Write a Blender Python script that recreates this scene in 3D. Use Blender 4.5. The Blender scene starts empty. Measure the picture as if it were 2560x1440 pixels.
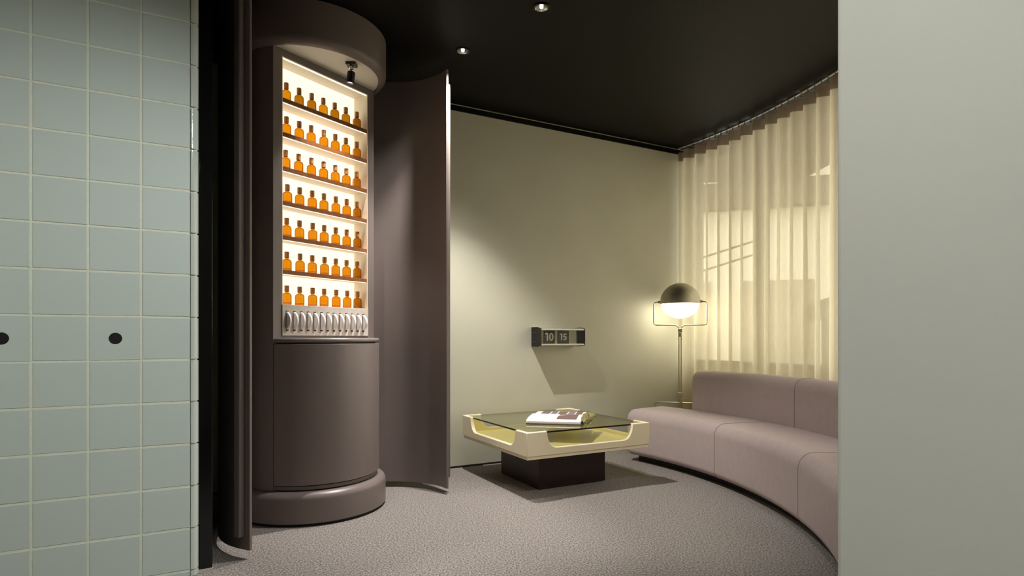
import bpy, bmesh, math, random
from mathutils import Vector, Matrix
random.seed(7)
PI = math.pi
R_ = math.radians
SC = bpy.context.scene
COL = SC.collection

# ------------------------------------------------------------------ camera
cam_d = bpy.data.cameras.new('camera')
cam_d.sensor_width = 36.0
cam_d.lens = 36.0 * 1490.0 / 2560.0
cam_d.shift_y = 125.0 / 2560.0
cam_d.clip_start = 0.02
cam = bpy.data.objects.new('camera', cam_d)
cam.location = (0, 0, 1.0)
cam.rotation_euler = (PI / 2, 0, 0)
COL.objects.link(cam)
SC.camera = cam

# ------------------------------------------------------------------ world, view
world = bpy.data.worlds.new('street_daylight')
SC.world = world
world.use_nodes = True
bg = world.node_tree.nodes['Background']
bg.inputs[0].default_value = (1.0, 0.95, 0.85, 1)
bg.inputs[1].default_value = 6.2
SC.view_settings.view_transform = 'Standard'
SC.view_settings.look = 'None'
SC.view_settings.exposure = 0.0
SC.view_settings.gamma = 1.0
SC.view_settings.use_curve_mapping = False

# light levels (each lamp is built with its fitting further down)
P_BEAM_TABLE = 205.0     # ceiling downlight by the table: beam and spill
P_SPILL_TABLE = 90.0
P_BEAM_CARPET = 145.0    # downlight nearer the doorway
P_FILL_DOORWAY = 90.0      # added fill at the doorway, outside the frame, aimed at the table
P_SPILL = 14.0
P_CABINET_SPOT = 26.0     # small spotlight under the cabinet canopy
E_NICHE = 1.0           # backlit panel behind the bottles
E_GLOBE = 8.5           # diffuser of the floor lamp
P_FILL_SEAT = 38.0  # added fill over the sofa seat, outside the frame
P_FILL_TILE = 200.0      # two added fill spots, unseen in the passage behind the viewer
P_FILL_WALL = 135.0

# ------------------------------------------------------------------ helpers
def lin(h):
    h = h.lstrip('#')
    out = []
    for i in (0, 2, 4):
        c = int(h[i:i + 2], 16) / 255.0
        out.append(c / 12.92 if c <= 0.04045 else ((c + 0.055) / 1.055) ** 2.4)
    return (out[0], out[1], out[2], 1.0)

def mat(name, color, rough=0.5, metal=0.0, spec=0.5, emis=None, estr=0.0, noise=0.0, nscale=40.0, bump=0.0, bscale=200.0, coat=0.0):
    m = bpy.data.materials.new(name)
    m.use_nodes = True
    nt = m.node_tree
    b = nt.nodes['Principled BSDF']
    col = color if isinstance(color, tuple) else lin(color)
    b.inputs['Base Color'].default_value = col
    b.inputs['Roughness'].default_value = rough
    b.inputs['Metallic'].default_value = metal
    b.inputs['Specular IOR Level'].default_value = spec
    b.inputs['Coat Weight'].default_value = coat
    if emis:
        b.inputs['Emission Color'].default_value = emis if isinstance(emis, tuple) else lin(emis)
        b.inputs['Emission Strength'].default_value = estr
    if noise or bump:
        tc = nt.nodes.new('ShaderNodeTexCoord')
    if noise:
        n = nt.nodes.new('ShaderNodeTexNoise')
        n.inputs['Scale'].default_value = nscale
        n.inputs['Detail'].default_value = 4
        nt.links.new(tc.outputs['Object'], n.inputs['Vector'])
        r = nt.nodes.new('ShaderNodeValToRGB')
        r.color_ramp.elements[0].position = 0.3
        r.color_ramp.elements[1].position = 0.7
        r.color_ramp.elements[0].color = tuple(c * (1 - noise) for c in col[:3]) + (1,)
        r.color_ramp.elements[1].color = tuple(min(1, c * (1 + noise)) for c in col[:3]) + (1,)
        nt.links.new(n.outputs['Fac'], r.inputs['Fac'])
        nt.links.new(r.outputs['Color'], b.inputs['Base Color'])
    if bump:
        n2 = nt.nodes.new('ShaderNodeTexNoise')
        n2.inputs['Scale'].default_value = bscale
        n2.inputs['Detail'].default_value = 3
        nt.links.new(tc.outputs['Object'], n2.inputs['Vector'])
        bp = nt.nodes.new('ShaderNodeBump')
        bp.inputs['Strength'].default_value = bump
        bp.inputs['Distance'].default_value = 0.004
        nt.links.new(n2.outputs['Fac'], bp.inputs['Height'])
        nt.links.new(bp.outputs['Normal'], b.inputs['Normal'])
    return m

def thin_glass(name, tint, ior=1.5, rough=0.0, gloss=1.0):
    """clear or tinted glass: tinted see-through with a Fresnel mirror on top"""
    m = bpy.data.materials.new(name)
    m.use_nodes = True
    nt = m.node_tree
    nt.nodes.clear()
    out = nt.nodes.new('ShaderNodeOutputMaterial')
    tr = nt.nodes.new('ShaderNodeBsdfTransparent')
    tr.inputs[0].default_value = tint
    gl = nt.nodes.new('ShaderNodeBsdfGlossy')
    gl.inputs['Color'].default_value = (gloss, gloss, gloss, 1)
    gl.inputs['Roughness'].default_value = rough
    # Schlick reflectance, the same from both sides of a thin pane
    lw = nt.nodes.new('ShaderNodeLayerWeight')
    lw.inputs['Blend'].default_value = 0.5
    pw = nt.nodes.new('ShaderNodeMath'); pw.operation = 'POWER'; pw.inputs[1].default_value = 5.0
    f0 = ((ior - 1) / (ior + 1)) ** 2
    fr = nt.nodes.new('ShaderNodeMath'); fr.operation = 'MULTIPLY_ADD'
    fr.inputs[1].default_value = 1 - f0; fr.inputs[2].default_value = f0
    nt.links.new(lw.outputs['Facing'], pw.inputs[0]); nt.links.new(pw.outputs[0], fr.inputs[0])
    mx = nt.nodes.new('ShaderNodeMixShader')
    nt.links.new(fr.outputs[0], mx.inputs[0])
    nt.links.new(tr.outputs[0], mx.inputs[1])
    nt.links.new(gl.outputs[0], mx.inputs[2])
    nt.links.new(mx.outputs[0], out.inputs['Surface'])
    return m

class MB:
    """collects verts and faces, then links them as ONE mesh object"""
    def __init__(self):
        self.v, self.f, self.mi = [], [], []
    def add(self, verts, faces, mi=0, M=None):
        o = len(self.v)
        for p in verts:
            p = Vector(p)
            self.v.append(M @ p if M else p)
        for f in faces:
            self.f.append([i + o for i in f])
            self.mi.append(mi)
        return self
    def box(self, x0, x1, y0, y1, z0, z1, mi=0, M=None):
        vs = [(x0, y0, z0), (x1, y0, z0), (x1, y1, z0), (x0, y1, z0), (x0, y0, z1), (x1, y0, z1), (x1, y1, z1), (x0, y1, z1)]
        fs = [(3, 2, 1, 0), (4, 5, 6, 7), (0, 1, 5, 4), (1, 2, 6, 5), (2, 3, 7, 6), (3, 0, 4, 7)]
        return self.add(vs, fs, mi, M)
    def prism(self, pts, z0, z1, mi=0, M=None):
        """pts: ccw outline in xy"""
        n = len(pts)
        vs = [(x, y, z0) for x, y in pts] + [(x, y, z1) for x, y in pts]
        fs = [tuple(range(n - 1, -1, -1)), tuple(range(n, 2 * n))]
        fs += [(i, (i + 1) % n, n + (i + 1) % n, n + i) for i in range(n)]
        return self.add(vs, fs, mi, M)
    def lathe(self, prof, n=48, mi=0, M=None, a0=0.0, a1=2 * PI, cap=True):
        """prof: (r, z) list from bottom to top"""
        full = abs(a1 - a0 - 2 * PI) < 1e-6
        k = n if full else n + 1
        vs, fs = [], []
        for r, z in prof:
            for i in range(k):
                a = a0 + (a1 - a0) * i / n
                vs.append((r * math.cos(a), r * math.sin(a), z))
        for j in range(len(prof) - 1):
            for i in range(n):
                i2 = (i + 1) % k
                fs.append((j * k + i, j * k + i2, (j + 1) * k + i2, (j + 1) * k + i))
        if cap and full:
            if prof[0][0] > 1e-6:
                fs.append(tuple(range(k - 1, -1, -1)))
            if prof[-1][0] > 1e-6:
                fs.append(tuple((len(prof) - 1) * k + i for i in range(k)))
        return self.add(vs, fs, mi, M)
    def tube(self, pts, r, n=10, mi=0, M=None):
        pts = [Vector(p) for p in pts]
        vs, fs = [], []
        prev = None
        for i, p in enumerate(pts):
            if i == 0: d = pts[1] - p
            elif i == len(pts) - 1: d = p - pts[-2]
            else: d = (pts[i + 1] - p).normalized() + (p - pts[i - 1]).normalized()
            d.normalize()
            if prev is None:
                up = Vector((0, 0, 1)) if abs(d.z) < 0.9 else Vector((1, 0, 0))
                u = d.cross(up).normalized()
            else:
                u = (prev - d * prev.dot(d)).normalized()
            prev = u
            w = d.cross(u)
            for k in range(n):
                a = 2 * PI * k / n
                vs.append(p + r * (math.cos(a) * u + math.sin(a) * w))
        for i in range(len(pts) - 1):
            for k in range(n):
                k2 = (k + 1) % n
                fs.append((i * n + k, i * n + k2, (i + 1) * n + k2, (i + 1) * n + k))
        fs.append(tuple(range(n - 1, -1, -1)))
        fs.append(tuple((len(pts) - 1) * n + k for k in range(n)))
        return self.add(vs, fs, mi, M)
    def build(self, name, mats, parent=None, loc=None, rot=None, bevel=0.0, segs=2, sharp=35, angle=40):
        me = bpy.data.meshes.new(name)
        me.from_pydata([tuple(p) for p in self.v], [], self.f)
        if not isinstance(mats, (list, tuple)): mats = [mats]
        for m in mats: me.materials.append(m)
        if len(mats) > 1:
            me.polygons.foreach_set('material_index', self.mi)
        bm = bmesh.new(); bm.from_mesh(me)
        bmesh.ops.remove_doubles(bm, verts=bm.verts, dist=1e-6)
        bmesh.ops.recalc_face_normals(bm, faces=bm.faces)
        bm.to_mesh(me); bm.free()
        me.polygons.foreach_set('use_smooth', [True] * len(me.polygons))
        me.set_sharp_from_angle(angle=R_(sharp))
        me.update()
        o = bpy.data.objects.new(name, me)
        COL.objects.link(o)
        if parent: o.parent = parent
        if loc is not None: o.location = loc
        if rot is not None: o.rotation_euler = rot
        if bevel:
            b = o.modifiers.new('edges', 'BEVEL')
            b.width = bevel; b.segments = segs; b.limit_method = 'ANGLE'; b.angle_limit = R_(angle)
        return o

def tag(o, label=None, cat=None, group=None, kind=None):
    if label: o['label'] = label
    if cat: o['category'] = cat
    if group: o['group'] = group
    if kind: o['kind'] = kind
    return o

def thing(name, label, cat, loc=(0, 0, 0), rz=0.0, group=None):
    o = bpy.data.objects.new(name, None)
    o.empty_display_size = 0.1
    o.location = loc; o.rotation_euler = (0, 0, rz)
    COL.objects.link(o)
    return tag(o, label, cat, group)

def structure(o, label=None):
    o['kind'] = 'structure'
    if label: o['label'] = label
    return o

def copy_tree(o, parent=None):
    c = o.copy(); COL.objects.link(c)
    if parent: c.parent = parent
    for ch in list(o.children): copy_tree(ch, c)
    return c

def light(name, kind, loc, energy, color, parent=None, aim=None, **kw):
    d = bpy.data.lights.new(name, kind)
    d.energy = energy; d.color = color
    for k, v in kw.items(): setattr(d, k, v)
    o = bpy.data.objects.new(name, d)
    COL.objects.link(o)
    if parent: o.parent = parent
    o.location = loc
    if aim is not None:
        o.rotation_euler = (Vector(aim)).to_track_quat('-Z', 'Y').to_euler()
    return o

def arc(cx, cy, r, a0, a1, n):
    return [(cx + r * math.cos(a0 + (a1 - a0) * i / n), cy + r * math.sin(a0 + (a1 - a0) * i / n)) for i in range(n + 1)]

# room axes seen from the camera at the origin: D1 runs along the back wall, D2 goes away from the viewer
D1 = Vector((0.879, 0.477, 0)).normalized()
D2 = Vector((-0.477, 0.879, 0)).normalized()
ROOM = math.atan2(D1.y, D1.x)
def room_matrix(p):
    return Matrix.Translation(Vector((p[0], p[1], p[2] if len(p) > 2 else 0))) @ Matrix.Rotation(ROOM, 4, 'Z')

# ------------------------------------------------------------------ materials
M = {}
M['sage_paint'] = mat('sage_paint', '#C3C1B0', 0.55, noise=0.03, nscale=3, bump=0.05, bscale=120)
M['black_paint'] = mat('black_paint', '#0D0D0B', 0.55, spec=0.2, bump=0.03, bscale=60)
M['black_gloss'] = mat('black_gloss', '#0C0C0B', 0.12, spec=0.5)
M['pale_plaster'] = mat('pale_plaster', '#D2D0C5', 0.7, noise=0.025, nscale=2.5, bump=0.08, bscale=60)
M['tile'] = mat('tile_glaze', '#C2CCC6', 0.42, spec=0.4, noise=0.02, nscale=2, bump=0.06, bscale=9)
M['tile_gloss'] = mat('tile_trim_glaze', '#BBC2BB', 0.08, spec=0.7, bump=0.4, bscale=14)
M['grout'] = mat('grout', '#DDDDCB', 0.8, noise=0.06, nscale=60)
M['taupe'] = mat('taupe_lacquer', '#7A6F6B', 0.36, spec=0.5, noise=0.02, nscale=5)
M['gap_shade'] = mat('recess_shade', '#120E0D', 0.6)  # near-black that puts the shade of gaps and recesses into the colour
M['canopy_plate'] = mat('canopy_plate', '#DAD9CC', 0.5)
M['cream_board'] = mat('cream_board', '#EFE6D2', 0.5)
M['shelf_edge'] = mat('walnut_edge', '#8A5428', 0.45, noise=0.2, nscale=30)
M['concrete'] = mat('pale_stone', '#CDC3B8', 0.7, noise=0.08, nscale=40, bump=0.1, bscale=150)
M['white_plastic'] = mat('white_plastic', '#F2EEEC', 0.35)
M['slot'] = mat('slot_black', '#050505', 0.8)
M['niche_glow'] = mat('backlit_panel', '#F6EEDC', 0.6, emis=(1.0, 0.90, 0.72, 1), estr=E_NICHE)
M['strip_glow'] = mat('strip_light', '#FFFFFF', 0.6, emis=(1.0, 0.88, 0.68, 1), estr=1.3)
M['cap_wood'] = mat('cap_wood', '#BF8A56', 0.5, noise=0.12, nscale=80)
M['mauve'] = mat('mauve_wool', '#B8A9A6', 0.85, spec=0.25, noise=0.04, nscale=25, bump=0.15, bscale=500)
M['thread'] = mat('seam_thread', '#94867F', 0.9)
M['sofa_base'] = mat('sofa_plinth', '#1E1916', 0.6)
M['cream_lacquer'] = mat('cream_lacquer', '#EDE1C2', 0.28, spec=0.5)
M['wenge'] = mat('wenge_stain', '#2A1511', 0.4, noise=0.12, nscale=12)
M['smoked_glass'] = thin_glass('smoked_glass', (0.75, 0.75, 0.52, 1), 1.75)
M['glass_edge'] = mat('glass_edge', '#080806', 0.1)
M['clear_glass'] = thin_glass('clear_glass', (0.93, 0.94, 0.92, 1), 1.45)
M['clock_glass'] = thin_glass('clock_glass', (0.96, 0.96, 0.94, 1), 1.18)
M['paper'] = mat('paper', '#EDEBE8', 0.7)
M['paper_edge'] = mat('paper_edge', '#DCD3CF', 0.8)
M['print_brown'] = mat('print_brown', '#7C635E', 0.55, noise=0.2, nscale=40)
M['print_mauve'] = mat('print_mauve', '#8C7383', 0.55, noise=0.25, nscale=60)
M['print_peach'] = mat('print_peach', '#E7C6B2', 0.6)
M['cover_board'] = mat('cover_board', '#3A3026', 0.5)
M['film'] = mat('film_reflection', '#8C8556', 0.15, spec=0.7)  # olive is a reflection put into the clear film's colour
M['brushed_steel'] = mat('brushed_steel', '#B5B0A0', 0.45, metal=0.9)
M['lamp_metal'] = mat('lamp_metal', '#C9C3A8', 0.3, metal=0.85)
M['globe'] = mat('opal_globe', '#FFFFFF', 0.4, emis=(1.0, 0.93, 0.70, 1), estr=E_GLOBE)
M['black_metal'] = mat('black_metal', '#141311', 0.42)
M['aluminium'] = mat('aluminium', '#C2C1B6', 0.35, metal=0.6)
M['flap_card'] = mat('flap_card', '#2C2921', 0.6)
M['digit_white'] = mat('digit_white', '#D9D6C6', 0.6)
M['clock_inner'] = mat('clock_inner', '#A9A68F', 0.6)
M['screw'] = mat('screw_steel', '#C8C8C0', 0.3, metal=0.9)
M['chrome'] = mat('chrome', '#DADADA', 0.12, metal=1.0)
M['bulb'] = mat('downlight_bulb', '#FFFFFF', 0.4, emis=(1, 0.95, 0.88, 1), estr=30.0)
M['bulb_soft'] = mat('spot_bulb', '#FFFFFF', 0.4, emis=(1, 0.9, 0.75, 1), estr=6.0)
M['track_white'] = mat('track_white', '#C9C5BA', 0.4)
M['carrier'] = mat('carrier_plastic', '#9E9A8E', 0.4)
M['street_wall'] = mat('street_wall', '#CFC8B8', 0.9)
M['street_dark'] = mat('street_dark', '#3E3A33', 0.8)
M['street_mid'] = mat('street_mid', '#8C8474', 0.6)
M['street_ground'] = mat('street_ground', '#8F897C', 0.9)
M['frame_metal'] = mat('frame_metal', '#3A3833', 0.5)
M['skirting'] = mat('pale_skirting', '#B9B0A4', 0.6)

def carpet_material():
    m = bpy.data.materials.new('grey_carpet'); m.use_nodes = True
    nt = m.node_tree; b = nt.nodes['Principled BSDF']
    b.inputs['Roughness'].default_value = 0.95
    b.inputs['Specular IOR Level'].default_value = 0.1
    tc = nt.nodes.new('ShaderNodeTexCoord')
    n = nt.nodes.new('ShaderNodeTexNoise'); n.inputs['Scale'].default_value = 120; n.inputs['Detail'].default_value = 5; n.inputs['Roughness'].default_value = 0.75
    v = nt.nodes.new('ShaderNodeTexVoronoi'); v.inputs['Scale'].default_value = 260
    nt.links.new(tc.outputs['Object'], n.inputs['Vector']); nt.links.new(tc.outputs['Object'], v.inputs['Vector'])
    r = nt.nodes.new('ShaderNodeValToRGB')
    e = r.color_ramp.elements
    e[0].position = 0.40; e[0].color = lin('#5C5651')
    e[1].position = 0.60; e[1].color = lin('#ACA6A1')
    x = r.color_ramp.elements.new(0.5); x.color = lin('#87817C')
    nt.links.new(n.outputs['Fac'], r.inputs['Fac'])
    nt.links.new(r.outputs['Color'], b.inputs['Base Color'])
    ad = nt.nodes.new('ShaderNodeMath'); ad.operation = 'ADD'
    nt.links.new(n.outputs['Fac'], ad.inputs[0]); nt.links.new(v.outputs['Distance'], ad.inputs[1])
    bp = nt.nodes.new('ShaderNodeBump'); bp.inputs['Strength'].default_value = 0.6; bp.inputs['Distance'].default_value = 0.004
    nt.links.new(ad.outputs[0], bp.inputs['Height']); nt.links.new(bp.outputs['Normal'], b.inputs['Normal'])
    return m
M['carpet'] = carpet_material()

def sheer_material(name, color, see, trans=0.6):
    """woven sheer: diffuse + translucent threads with open gaps between them"""
    m = bpy.data.materials.new(name); m.use_nodes = True
    nt = m.node_tree; nt.nodes.clear()
    out = nt.nodes.new('ShaderNodeOutputMaterial')
    df = nt.nodes.new('ShaderNodeBsdfDiffuse'); tl = nt.nodes.new('ShaderNodeBsdfTranslucent'); tp = nt.nodes.new('ShaderNodeBsdfTransparent')
    c = lin(color)
    tc = nt.nodes.new('ShaderNodeTexCoord')
    mp = nt.nodes.new('ShaderNodeMapping'); mp.inputs['Scale'].default_value = (220, 220, 14)
    n = nt.nodes.new('ShaderNodeTexNoise'); n.inputs['Scale'].default_value = 1.0; n.inputs['Detail'].default_value = 3
    nt.links.new(tc.outputs['Object'], mp.inputs['Vector']); nt.links.new(mp.outputs['Vector'], n.inputs['Vector'])
    r = nt.nodes.new('ShaderNodeValToRGB')
    r.color_ramp.elements[0].position = 0.3; r.color_ramp.elements[1].position = 0.7
    r.color_ramp.elements[0].color = tuple(k * 0.9 for k in c[:3]) + (1,)
    r.color_ramp.elements[1].color = c
    nt.links.new(n.outputs['Fac'], r.inputs['Fac'])
    nt.links.new(r.outputs['Color'], df.inputs['Color']); nt.links.new(r.outputs['Color'], tl.inputs['Color'])
    m1 = nt.nodes.new('ShaderNodeMixShader'); m1.inputs[0].default_value = trans
    m2 = nt.nodes.new('ShaderNodeMixShader'); m2.inputs[0].default_value = see
    nt.links.new(df.outputs[0], m1.inputs[1]); nt.links.new(tl.outputs[0], m1.inputs[2])
    nt.links.new(m1.outputs[0], m2.inputs[1]); nt.links.new(tp.outputs[0], m2.inputs[2])
    nt.links.new(m2.outputs[0], out.inputs['Surface'])
    return m
M['sheer'] = sheer_material('cream_sheer', '#E3DAC2', 0.20, 0.75)
M['sheer_tape'] = sheer_material('curtain_heading', '#B5A596', 0.03, 0.3)

def amber_glass(name, tint, edge):
    """amber glass, deeper in colour where its wall is seen edge-on"""
    m = thin_glass(name, tint, 1.35, 0.03, 0.9)
    nt = m.node_tree
    tr = [n for n in nt.nodes if n.type == 'BSDF_TRANSPARENT'][0]
    lw = nt.nodes.new('ShaderNodeLayerWeight'); lw.inputs['Blend'].default_value = 0.5
    r = nt.nodes.new('ShaderNodeValToRGB')
    r.color_ramp.elements[0].position = 0.25; r.color_ramp.elements[0].color = tint
    r.color_ramp.elements[1].position = 0.92; r.color_ramp.elements[1].color = edge
    nt.links.new(lw.outputs['Facing'], r.inputs['Fac']); nt.links.new(r.outputs['Color'], tr.inputs[0])
    return m
M['amber'] = amber_glass('amber_glass', (0.78, 0.49, 0.06, 1), (0.40, 0.14, 0.01, 1))
M['amber_pale'] = amber_glass('amber_glass_pale', (0.76, 0.48, 0.06, 1), (0.38, 0.16, 0.01, 1))
M['amber_deep'] = amber_glass('amber_glass_deep', (0.60, 0.38, 0.05, 1), (0.30, 0.12, 0.01, 1))
M['perfume'] = thin_glass('amber_liquid', (1.0, 0.78, 0.40, 1), 1.05, 0.1, 0.3)

# ------------------------------------------------------------------ SETTING
CEIL = 2.80
WB = Vector((-0.425, 4.592, 0))              # a point on the back wall; the wall runs along D1
def on_back(t): return WB + D1 * t
TW = Vector((-1.347, 2.5, 0))                # corner of the tiled wall
S = 0.1765                                   # tile pitch
BL = Vector((0.651, 1.2, 0))                 # corner of the foreground wall on the right

# floor and ceiling
f = MB(); f.box(-4.2, 3.6, -4.2, 7.2, -0.06, 0.0)
structure(f.build('floor', M['carpet']))
c = MB(); c.box(-4.2, 3.3, -4.2, 6.9, CEIL, CEIL + 0.06)
structure(c.build('ceiling', M['black_paint']))

# back wall: runs from behind the cabinet to behind the curtain
Mb = room_matrix(WB)
w = MB(); w.box(-1.80, 2.62, 0.0, 0.12, 0.0, CEIL, M=Mb)
structure(w.build('wall_back', M['sage_paint']))
t = MB(); t.box(-1.72, 2.45, -0.014, -0.0005, 2.748, 2.786, M=Mb)
structure(t.build('trim_1', M['black_paint']))
t = MB(); t.box(-1.72, 2.45, -0.004, -0.0005, 0.0005, 0.014, M=Mb)  # dark strip painting the shadow gap at the wall foot
structure(t.build('shadow_gap_back', M['gap_shade']))

# dark side wall behind the cabinet
PIL = Vector((-1.334, 2.54, 0))
Mp = room_matrix(PIL)
w = MB(); w.box(-0.16, 0.050, 0.1205, 2.30, 0.0, CEIL, M=Mp)
structure(w.build('wall_left', M['black_paint']))

# glossy black pillar between the tiled wall and the cabinet, on a pale skirting
pl = MB(); pl.box(0.0, 0.052, 0.0, 0.12, 0.012, CEIL, M=Mp)
pil = structure(pl.build('trim_2', M['black_gloss'], bevel=0.003))
sk = MB(); sk.box(-0.02, 0.054, -0.004, 0.12, 0.0, 0.012, M=Mp)
structure(sk.build('baseboard_left', M['skirting']))

# tiled wall: a grout core with each tile a part
Mt = room_matrix(TW)
tw = MB(); tw.box(-7.2 * S, -0.004, 0.0, 0.62, 0.0, CEIL, M=Mt)
tiled = structure(tw.build('wall_tiled', M['grout']))
ROW0 = 0.027 - S
gap = 0.0068
def tile_mesh(name, w_, h_, th=0.010, m=M['tile']):
    mb = MB(); b = 0.0022
    x0, x1, z0, z1 = gap / 2, w_ - gap / 2, gap / 2, h_ - gap / 2
    vs = [(x0, 0, z0), (x1, 0, z0), (x1, 0, z1), (x0, 0, z1),
          (x0, -th + b, z0), (x1, -th + b, z0), (x1, -th + b, z1), (x0, -th + b, z1),
          (x0 + b, -th, z0 + b), (x1 - b, -th, z0 + b), (x1 - b, -th, z1 - b), (x0 + b, -th, z1 - b)]
    fs = [(0, 1, 2, 3), (8, 9, 10, 11)]
    for k in range(4):
        k2 = (k + 1) % 4
        fs += [(k, k2, 4 + k2, 4 + k), (4 + k, 4 + k2, 8 + k2, 8 + k)]
    mb.add(vs, fs)
    return mb.build(name, m, tiled, sharp=20)
def tile_hole(name):
    """a tile drilled with one round hole"""
    n = 32; th = 0.010; rr = 0.0235
    x0, x1, z0, z1 = gap / 2, S - gap / 2, gap / 2, S - gap / 2
    cx = cz = S / 2
    mb = MB(); ring_o, ring_i = [], []
    for i in range(n):
        a = 2 * PI * i / n
        ca, sa = math.cos(a), math.sin(a)
        k = (x1 - x0) / 2 / max(abs(ca), abs(sa))
        ring_o.append((cx + k * ca, cz + k * sa)); ring_i.append((cx + rr * ca, cz + rr * sa))
    vs = [(x, -th, z) for x, z in ring_o] + [(x, -th, z) for x, z in ring_i] + [(x, 0, z) for x, z in ring_o] + [(x, 0.0, z) for x, z in ring_i]
    fs = []
    for i in range(n):
        j = (i + 1) % n
        fs += [(i, j, n + j, n + i), (2 * n + i, 2 * n + j, j, i), (n + i, n + j, 3 * n + j, 3 * n + i)]
    mb.add(vs, fs)
    return mb.build(name, M['tile'], tiled, sharp=20)
base = tile_mesh('tile', S, S)
holed = None
first_used = False
yoff = 0.004 + 0.0035
rows = list(range(0, 17))
cuts = {}
for col in range(7):
    for r_ in rows:
        z = ROW0 + r_ * S
        if z > CEIL - 0.02: continue
        x = -(col + 1) * S
        is_hole = (r_ == 6 and col in (1, 3, 5))
        if z < 0 or z + S > CEIL:                      # cut tiles at the floor and the ceiling
            zb, hh = (0.0, z + S) if z < 0 else (z, CEIL - z)
            if zb not in cuts: cuts[zb] = o = tile_mesh('tile', S, hh)
            else:
                o = cuts[zb].copy(); COL.objects.link(o)
            z = zb
        elif is_hole:
            if holed is None:
                o = holed = tile_hole('tile')
            else:
                o = holed.copy(); COL.objects.link(o)
        else:
            if not first_used:
                o = base; first_used = True
            else:
                o = base.copy(); COL.objects.link(o)
        p = Mt @ Vector((x, yoff + random.uniform(-0.0006, 0.0006), z))
        o.location = p
        o.rotation_euler = (random.uniform(-0.002, 0.002), 0, ROOM + random.uniform(-0.003, 0.003))
        if is_hole:
            sb = MB(); sb.lathe([(0.0225, 0.0), (0.0225, 0.004)], 28)
            so = sb.build('hole_shade', M['slot'], tiled)  # black disc stands in for the dark inside the hole
            so.location = Mt @ Vector((x + S / 2, 0.0035, z + S / 2))
            so.rotation_euler = (PI / 2, 0, ROOM)
            so['label'] = 'black disc painting the dark depth of the drilled hole'
# glazed bullnose trim tiles that wrap the corner
for r_ in rows:
    z0 = ROW0 + r_ * S + gap / 2; z1 = z0 + S - gap
    z0 = max(z0, 0.002); z1 = min(z1, CEIL - 0.002)
    if z1 - z0 < 0.02: continue
    j_ = random.uniform(-0.0012, 0.0012)
    poly = [TW + D1 * x + D2 * (y + j_ * x / 0.03) for x, y in ((-0.001, -0.003), (0.006, -0.0025), (0.013, 0.0), (0.020, 0.005), (0.0255, 0.012), (0.0285, 0.020), (0.0292, 0.0275), (-0.001, 0.0275))]
    tb = MB(); tb.prism([(q.x, q.y) for q in poly], z0, z1)
    tb.build('trim_tile', M['tile_gloss'], tiled, sharp=50)
gb = MB(); gb.box(-0.004, 0.024, 0.008, 0.027, 0.0, CEIL, M=Mt)
gb.build('trim_grout', M['grout'], tiled)

# pale wall in the foreground on the right
Mr = room_matrix(BL)
w = MB(); w.box(0.0, 2.05, -3.9, 0.0, 0.0, CEIL, M=Mr)
structure(w.build('wall_right', M['pale_plaster'], bevel=0.012, segs=3))
# the passage behind the viewer
Ml = room_matrix(TW - D1 * 7.2 * S)
w = MB(); w.box(-0.12, 0.0, -4.6, 0.62, 0.0, CEIL, M=Ml)
structure(w.build('wall_passage', M['pale_plaster']))
w = MB(); w.box(-0.12, 2.6, -4.72, -4.6, 0.0, CEIL, M=Ml)
structure(w.build('wall_rear', M['pale_plaster']))

# curtain / window arc
CC = Vector((-2.13, 3.346, 0)); CR = 4.37
def cpt(r, a, z=0.0): return Vector((CC.x + r * math.cos(a), CC.y + r * math.sin(a), z))
WR = 4.62
wa0, wa1 = R_(32.6), R_(-16)
NW = 5
# low wall under the glass and the head above it, faceted along the bay
def arc_band(name, r0, r1, z0, z1, m, n=24):
    outer = arc(CC.x, CC.y, r1, wa0, wa1, n); inner = arc(CC.x, CC.y, r0, wa1, wa0, n)
    mb = MB(); mb.prism((outer + inner)[::-1], z0, z1)
    return mb.build(name, m)
structure(arc_band('wall_window', WR, WR + 0.12, 0.0, 0.74, M['pale_plaster']))
structure(arc_band('trim_3', WR, WR + 0.12, 2.74, CEIL, M['black_paint']))
for i in range(NW):
    a0 = wa0 + (wa1 - wa0) * i / NW; a1 = wa0 + (wa1 - wa0) * (i + 1) / NW
    p0, p1 = cpt(WR + 0.05, a0), cpt(WR + 0.05, a1)
    d = (p1 - p0); L = d.length; rz = math.atan2(d.y, d.x)
    Mw = Matrix.Translation(p0) @ Matrix.Rotation(rz, 4, 'Z')
    fr = MB()
    fr.box(0, 0.05, -0.03, 0.03, 0.742, 2.738, M=Mw); fr.box(L - 0.05, L, -0.03, 0.03, 0.742, 2.738, M=Mw)
    fr.box(0.05, L - 0.05, -0.03, 0.03, 0.742, 0.79, M=Mw); fr.box(0.05, L - 0.05, -0.03, 0.03, 2.69, 2.738, M=Mw)
    wn = structure(fr.build('window_%d' % (i + 1), M['frame_metal']))
    pn = MB(); pn.box(0.045, L - 0.045, -0.004, 0.004, 0.785, 2.695, M=Mw)
    pn.build('pane', M['clear_glass'], wn)
# end wall closing the bay behind the foreground wall
pe = cpt(WR + 0.12, wa1)
w = MB(); w.box(-0.12, 0.12, -1.3, 0.02, 0.0, CEIL, M=Matrix.Translation(pe))
structure(w.build('wall_bay', M['pale_plaster']))

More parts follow.
